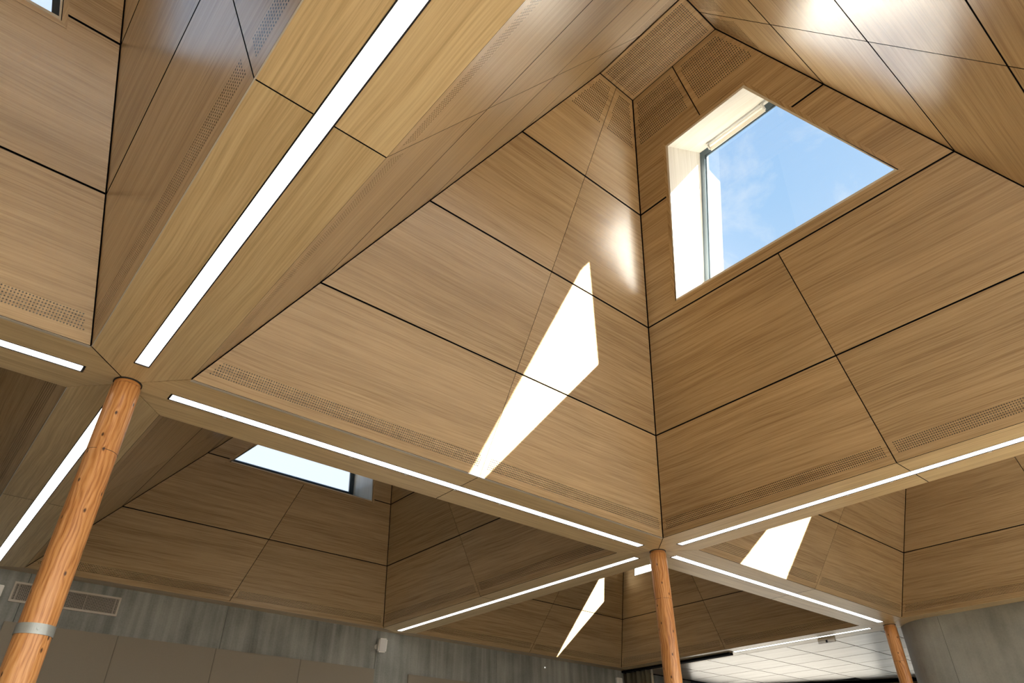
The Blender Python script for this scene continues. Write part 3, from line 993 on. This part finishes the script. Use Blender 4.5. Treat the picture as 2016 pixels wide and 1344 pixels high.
# flat soffit behind the camera bay line
bm = bmesh.new()
slab(bm, [(XW, -3.40), (4.75, -3.40), (4.75, -L - 0.0090), (XW, -L - 0.0090)], lambda u, v, d: W(u, v, 1 + d), 0.0, 0.008, uvf=lambda u, v: (u * S, v * S))
struct(obj('ceiling', bm, M_soff))
bm = bmesh.new(); gbox(bm, (XW, -3.40, 1.009), (4.75, -L - 0.05, 1.3)); struct(obj('ceiling', bm, M_black))
bm = bmesh.new(); gbox(bm, (XW - 0.1, -L, 1.0), (-BW - L + 0.001, YW, 1.3)); struct(obj('ceiling', bm, M_black))
bm = bmesh.new(); gbox(bm, (4.70, -3.50, ZF), (4.80, -L - 0.30, 1.2)); struct(obj('wall_east', bm, M_plaster))
# unseen overhang, added to block direct sun at the south front
bm = bmesh.new(); gbox(bm, (XW - 2.0, -7.0, 1.0), (7.5, -3.401, 1.1)); struct(obj('ceiling', bm, M_plaster))
# unseen glazed south front, added and shaped to light the hall
bm = bmesh.new()
gbox(bm, (XW, -3.50, -0.06), (4.75, -3.40, 1.3)); gbox(bm, (XW, -3.50, ZF), (4.75, -3.40, ZF + 0.06))
for i in range(8):
    x = XW + 0.03 + i * (4.70 - XW - 0.06) / 7
    gbox(bm, (x - 0.03, -3.50, ZF), (x + 0.03, -3.40, 0.0))
struct(obj('wall_south', bm, M_plaster))
# invented lamp rows out of view, floor bounce fills the visible bays
for i, nm in enumerate(('first', 'second', 'third', 'fourth', 'fifth')):
    y = -L - BV - 0.05 - i * 0.2
    r_ = thing('added_fill_light', 'added fill light behind the viewpoint, %s row' % nm, 'light', W(1.1, y, 0.99), 'added fill lights behind the viewpoint')
    bm = bmesh.new(); gbox(bm, (-2.1, y - 0.034, 0.988), (4.3, y + 0.034, 0.9995)); adopt(obj('light_housing', bm, M_dark), r_)
    bm = bmesh.new(); gbox(bm, (-2.09, y - 0.030, 0.984), (4.29, y + 0.030, 0.988)); adopt(obj('light_diffuser', bm, M_fill), r_)
# eastern room: north side glazed; end wall glazing added to brighten the tiles
bm = bmesh.new()
gbox(bm, (5.45, YW, 0.955), (9.8, YW + 0.06, 1.1))
for x in (5.45, 9.7):
    gbox(bm, (x - 0.02, YW, ZF), (x + 0.02, YW + 0.06, 0.96))
gbox(bm, (5.45, YW, 0.905), (9.8, YW + 0.05, 0.925)); gbox(bm, (5.45, YW, ZF), (9.8, YW + 0.05, 0.12))
struct(obj('window_8', bm, M_gframe))
bm = bmesh.new()
gbox(bm, (9.7, 0.1, 0.955), (9.8, 2.5, 1.2)); gbox(bm, (9.7, 0.1, ZF), (9.8, 2.5, 0.35))
for y in (0.16, 0.9, 1.65, 2.42): gbox(bm, (9.7, y - 0.02, ZF), (9.78, y + 0.02, 0.96))
struct(obj('window_9', bm, M_gframe))
# ground outside
bm = bmesh.new(); gbox(bm, (-40, -40, ZF - 0.10), (50, 50, ZF - 0.06)); struct(obj('floor', bm, simple('dark_paving', (0.10, 0.095, 0.085), 0.9)))

# ------------------------------------------------------------------ things on the concrete wall
def wallbox(bm, x0, x1, z0, z1, d0, d1):
    gbox(bm, (x0, YW - d1, z0), (x1, YW - d0, z1))
# fabric panels
px = [0.013, 0.529, 1.046, 1.562, 2.079]
labs = ['beige wall panel behind the left log column, first from the left', 'beige wall panel right of the left log column', 'beige wall panel, third from the left, under the perforated oak slope', 'beige wall panel ending just left of the white wall speaker']
def fpanel(x0, x1, z0, z1, lab, grp):
    bm = bmesh.new()
    wallbox(bm, x0 + 0.0006, x1 - 0.0006, z0, z1, 0.001, 0.016)
    bmesh.ops.bevel(bm, geom=[e_ for e_ in bm.edges], offset=0.006, segments=2, affect='EDGES')
    o = obj('acoustic_panel', bm, M_panel)
    org = W((x0 + x1) / 2, YW, z0); o.data.transform(__import__('mathutils').Matrix.Translation(-org)); o.location = org
    tag(o, lab, 'wall panel', grp)
for i in range(4): fpanel(px[i], px[i + 1], -0.1, 0.765, labs[i], 'beige panels on the concrete wall')
for i in range(3): fpanel(2.338 + i * 0.5167, 2.338 + (i + 1) * 0.5167, -0.1, 0.760, ['beige wall panel just right of the white wall speaker', 'beige wall panel, second right of the white wall speaker', 'beige wall panel nearest the curtain'][i], 'beige panels on the concrete wall')

# ventilation grille
v = thing('vent_grille', 'long beige ventilation grille high on the concrete wall', 'vent', W(0.243, YW, 0.905))
gx0, gx1, gz0, gz1 = -0.006, 0.492, 0.856, 0.951
bm = bmesh.new()
t = 0.0095
for (a, b_, c, d) in ((gx0, gx1, gz0, gz0 + t), (gx0, gx1, gz1 - t, gz1), (gx0, gx0 + t, gz0 + t, gz1 - t), (gx1 - t, gx1, gz0 + t, gz1 - t)):
    wallbox(bm, a, b_, c, d, 0.0, 0.010)
adopt(obj('frame', bm, M_vent), v)
bm = bmesh.new(); wallbox(bm, gx0 + t, gx1 - t, gz0 + t, gz1 - t, 0.0, 0.001); adopt(obj('backing', bm, M_black), v)
bm = bmesh.new()
for i in range(13):                       # horizontal fins
    z = gz0 + t + (i + 0.5) * (gz1 - gz0 - 2 * t) / 13
    wallbox(bm, gx0 + t, gx1 - t, z - 0.0009, z + 0.0009, 0.002, 0.007)
adopt(obj('horizontal_fins', bm, M_vent), v)
bm = bmesh.new()
for i in range(62):
    x = gx0 + t + (i + 0.5) * (gx1 - gx0 - 2 * t) / 62
    wallbox(bm, x - 0.0006, x + 0.0006, gz0 + t, gz1 - t, 0.001, 0.005)
adopt(obj('vertical_fins', bm, M_vent), v)
for x in (gx0 + 0.024, 0.325, gx1 - 0.024):
    bm = bmesh.new(); wallbox(bm, x - 0.0012, x + 0.0012, gz0 + t, gz1 - t, 0.002, 0.0095); adopt(obj('mullion', bm, M_vent), v)

# wall speaker, turned and tipped into the room
sp_ = thing('wall_speaker', 'small white loudspeaker on a bracket on the concrete wall', 'speaker', W(2.083, YW, 0.90))
from mathutils import Matrix
R_ = Matrix.Rotation(math.radians(-14), 3, 'Z') @ Matrix.Rotation(math.radians(8), 3, 'X')
ax, ay, az = R_ @ Vector((1, 0, 0)), R_ @ Vector((0, 1, 0)), R_ @ Vector((0, 0, 1))
cc = W(2.092, YW - 0.052, 0.903)
bm = bmesh.new(); obox(bm, cc, ax, ay, az, 0.078, 0.075, 0.118)
bmesh.ops.bevel(bm, geom=[e_ for e_ in bm.edges], offset=0.02, segments=3, affect='EDGES')
adopt(obj('cabinet', bm, M_white, smooth=False), sp_)
bm = bmesh.new(); obox(bm, cc - ay * 0.077, ax, ay, az, 0.062, 0.004, 0.102)
bmesh.ops.bevel(bm, geom=[e_ for e_ in bm.edges], offset=0.003, segments=2, affect='EDGES')
gr = adopt(obj('grille', bm, M_grill), sp_); gr['label'] = 'pale grey mesh grille'
for dz, rr in ((-0.035, 0.042), (0.06, 0.016)):
    bm = bmesh.new(); c0 = cc - ay * 0.0795 + az * dz; tube(bm, c0, c0 - ay * 0.003, rr, 28)
    o = obj('driver', bm, M_grill); o.parent = gr
bm = bmesh.new(); tube(bm, W(2.083, YW, 0.90), cc + ay * 0.06, 0.018, 12); tube(bm, W(2.083, YW - 0.006, 0.90), W(2.083, YW, 0.90), 0.045, 16)
adopt(obj('bracket', bm, M_white), sp_)

# white boxes
def wbox(x0, x1, z0, z1, lab, nm, cat):
    r = thing(nm, lab, cat, W((x0 + x1) / 2, YW, (z0 + z1) / 2))
    bm = bmesh.new(); wallbox(bm, x0, x1, z0, z1, 0.0, 0.022)
    bmesh.ops.bevel(bm, geom=[e_ for e_ in bm.edges], offset=0.006, segments=2, affect='EDGES')
    adopt(obj('housing', bm, M_white), r)
    bm = bmesh.new(); wallbox(bm, x0 + 0.006, x1 - 0.006, z0 + 0.006, z1 - 0.006, 0.022, 0.0235)
    adopt(obj('cover', bm, M_white), r)
wbox(-0.17, -0.043, 0.868, 0.922, 'white wall box cut by the left edge of the photo', 'wall_box', 'box')
wbox(4.405, 4.470, 0.80, 0.940, 'small white wall box beside the curtain at the bottom edge', 'wall_box', 'box')

# ------------------------------------------------------------------ curtain and its track
tr = thing('curtain_track', 'black curtain track under the beam at the flat tiled ceiling', 'curtain track', W(XE + 0.12, 1.8, 1.0))
bm = bmesh.new(); gbox(bm, (XE + 0.100, 1.345, 0.984), (XE + 0.155, YW - 0.002, 0.9995)); adopt(obj('rail', bm, M_black), tr)
for i in range(6):
    y = 2.13 + i * 0.055
    bm = bmesh.new(); gbox(bm, (XE + 0.118, y - 0.004, 0.978), (XE + 0.136, y + 0.004, 0.984))
    adopt(obj('glider', bm, M_black), tr)
cu = thing('curtain', 'shiny grey-green curtain gathered against the concrete wall', 'curtain', W(XE + 0.12, 2.26, ZF + 0.02))
def drape(y0, y1, amp, per, x, z0, z1, mat, nm, thick=0.004, ph=0.0):
    bm = bmesh.new(); n = 120
    rows = []
    for k in range(7):
        zz = z0 + (z1 - z0) * k / 6
        row = []
        for i in range(n + 1):
            y = y0 + (y1 - y0) * i / n
            a = amp * (0.7 + 0.3 * math.sin(i * 0.13)) * (1.0 - 0.25 * k / 6)
            row.append(W(x + a * math.sin(2 * math.pi * (y - y0) / per + ph + 0.5 * math.sin(y * 20)), y, zz))
        rows.append([bm.verts.new(p) for p in row])
    for k in range(6):
        for i in range(n):
            bm.faces.new((rows[k][i], rows[k][i + 1], rows[k + 1][i + 1], rows[k + 1][i]))
    o = adopt(obj(nm, bm, mat, smooth=True, recalc=False), cu)
    m = o.modifiers.new('thickness', 'SOLIDIFY'); m.thickness = thick
    return o
drape(2.128, YW - 0.01, 0.022, 0.052, XE + 0.120, ZF + 0.02, 0.978, M_curt, 'curtain_fabric')
drape(2.100, 2.126, 0.014, 0.05, XE + 0.118, ZF + 0.02, 0.978, M_hook, 'pale_leading_edge')

# ------------------------------------------------------------------ roller blind in the big skylight
f = bays['M'].faces['E']
rb = thing('roller_blind', 'rolled-up cream blind at the head of the big skylight', 'blind', f.Pw(L - 1.11, 1.33, 0.20))
ua, ub = L - 1.232, L - 0.991
def FP(u, v, d): return f.Pw(u, v, d)
AX = f.along(); UP = f.up(); NO = f.n()
mid = (ua + ub) / 2
bm = bmesh.new(); obox(bm, FP(mid, 1.3190, 0.226), AX, UP, NO, (ub - ua) / 2 * S, 0.008 * S, 0.0030 * S)
adopt(obj('fascia', bm, M_blind), rb)
bm = bmesh.new(); tube(bm, FP(ua + 0.004, 1.3310, 0.224), FP(ub - 0.004, 1.3310, 0.224), 0.0055 * S, 20)
adopt(obj('roll', bm, M_white, smooth=False), rb)
for u in (ua, ub):
    bm = bmesh.new(); obox(bm, FP(u, 1.3300, 0.226), AX, UP, NO, 0.0022 * S, 0.0120 * S, 0.0135 * S)
    obox(bm, FP(u, 1.3400, 0.222), AX, UP, NO, 0.006 * S, 0.002 * S, 0.008 * S)
    o = adopt(obj('bracket', bm, M_alu), rb)

# ------------------------------------------------------------------ small twin fitting below the tiled-ceiling beam
em = thing('emergency_light', 'small white twin-head light under the beam left of the smallest log column', 'emergency light', W(4.604, 0.62, 1.0))
bm = bmesh.new(); obox(bm, W(4.604, 0.62, 0.9965), Vector((1, 0, 0)), Vector((0, 1, 0)), Vector((0, 0, 1)), 0.02, 0.17, 0.010); adopt(obj('base', bm, M_white), em)
for y, nm in ((0.655, 'head'), (0.585, 'head')):
    bm = bmesh.new(); tube(bm, W(4.604, y - 0.026, 0.984), W(4.604, y + 0.026, 0.984), 0.028, 16); adopt(obj(nm, bm, M_white), em)
bm = bmesh.new(); obox(bm, W(4.604, 0.62, 0.985), Vector((1, 0, 0)), Vector((0, 1, 0)), Vector((0, 0, 1)), 0.012, 0.02, 0.025); adopt(obj('pivot', bm, M_dark), em)
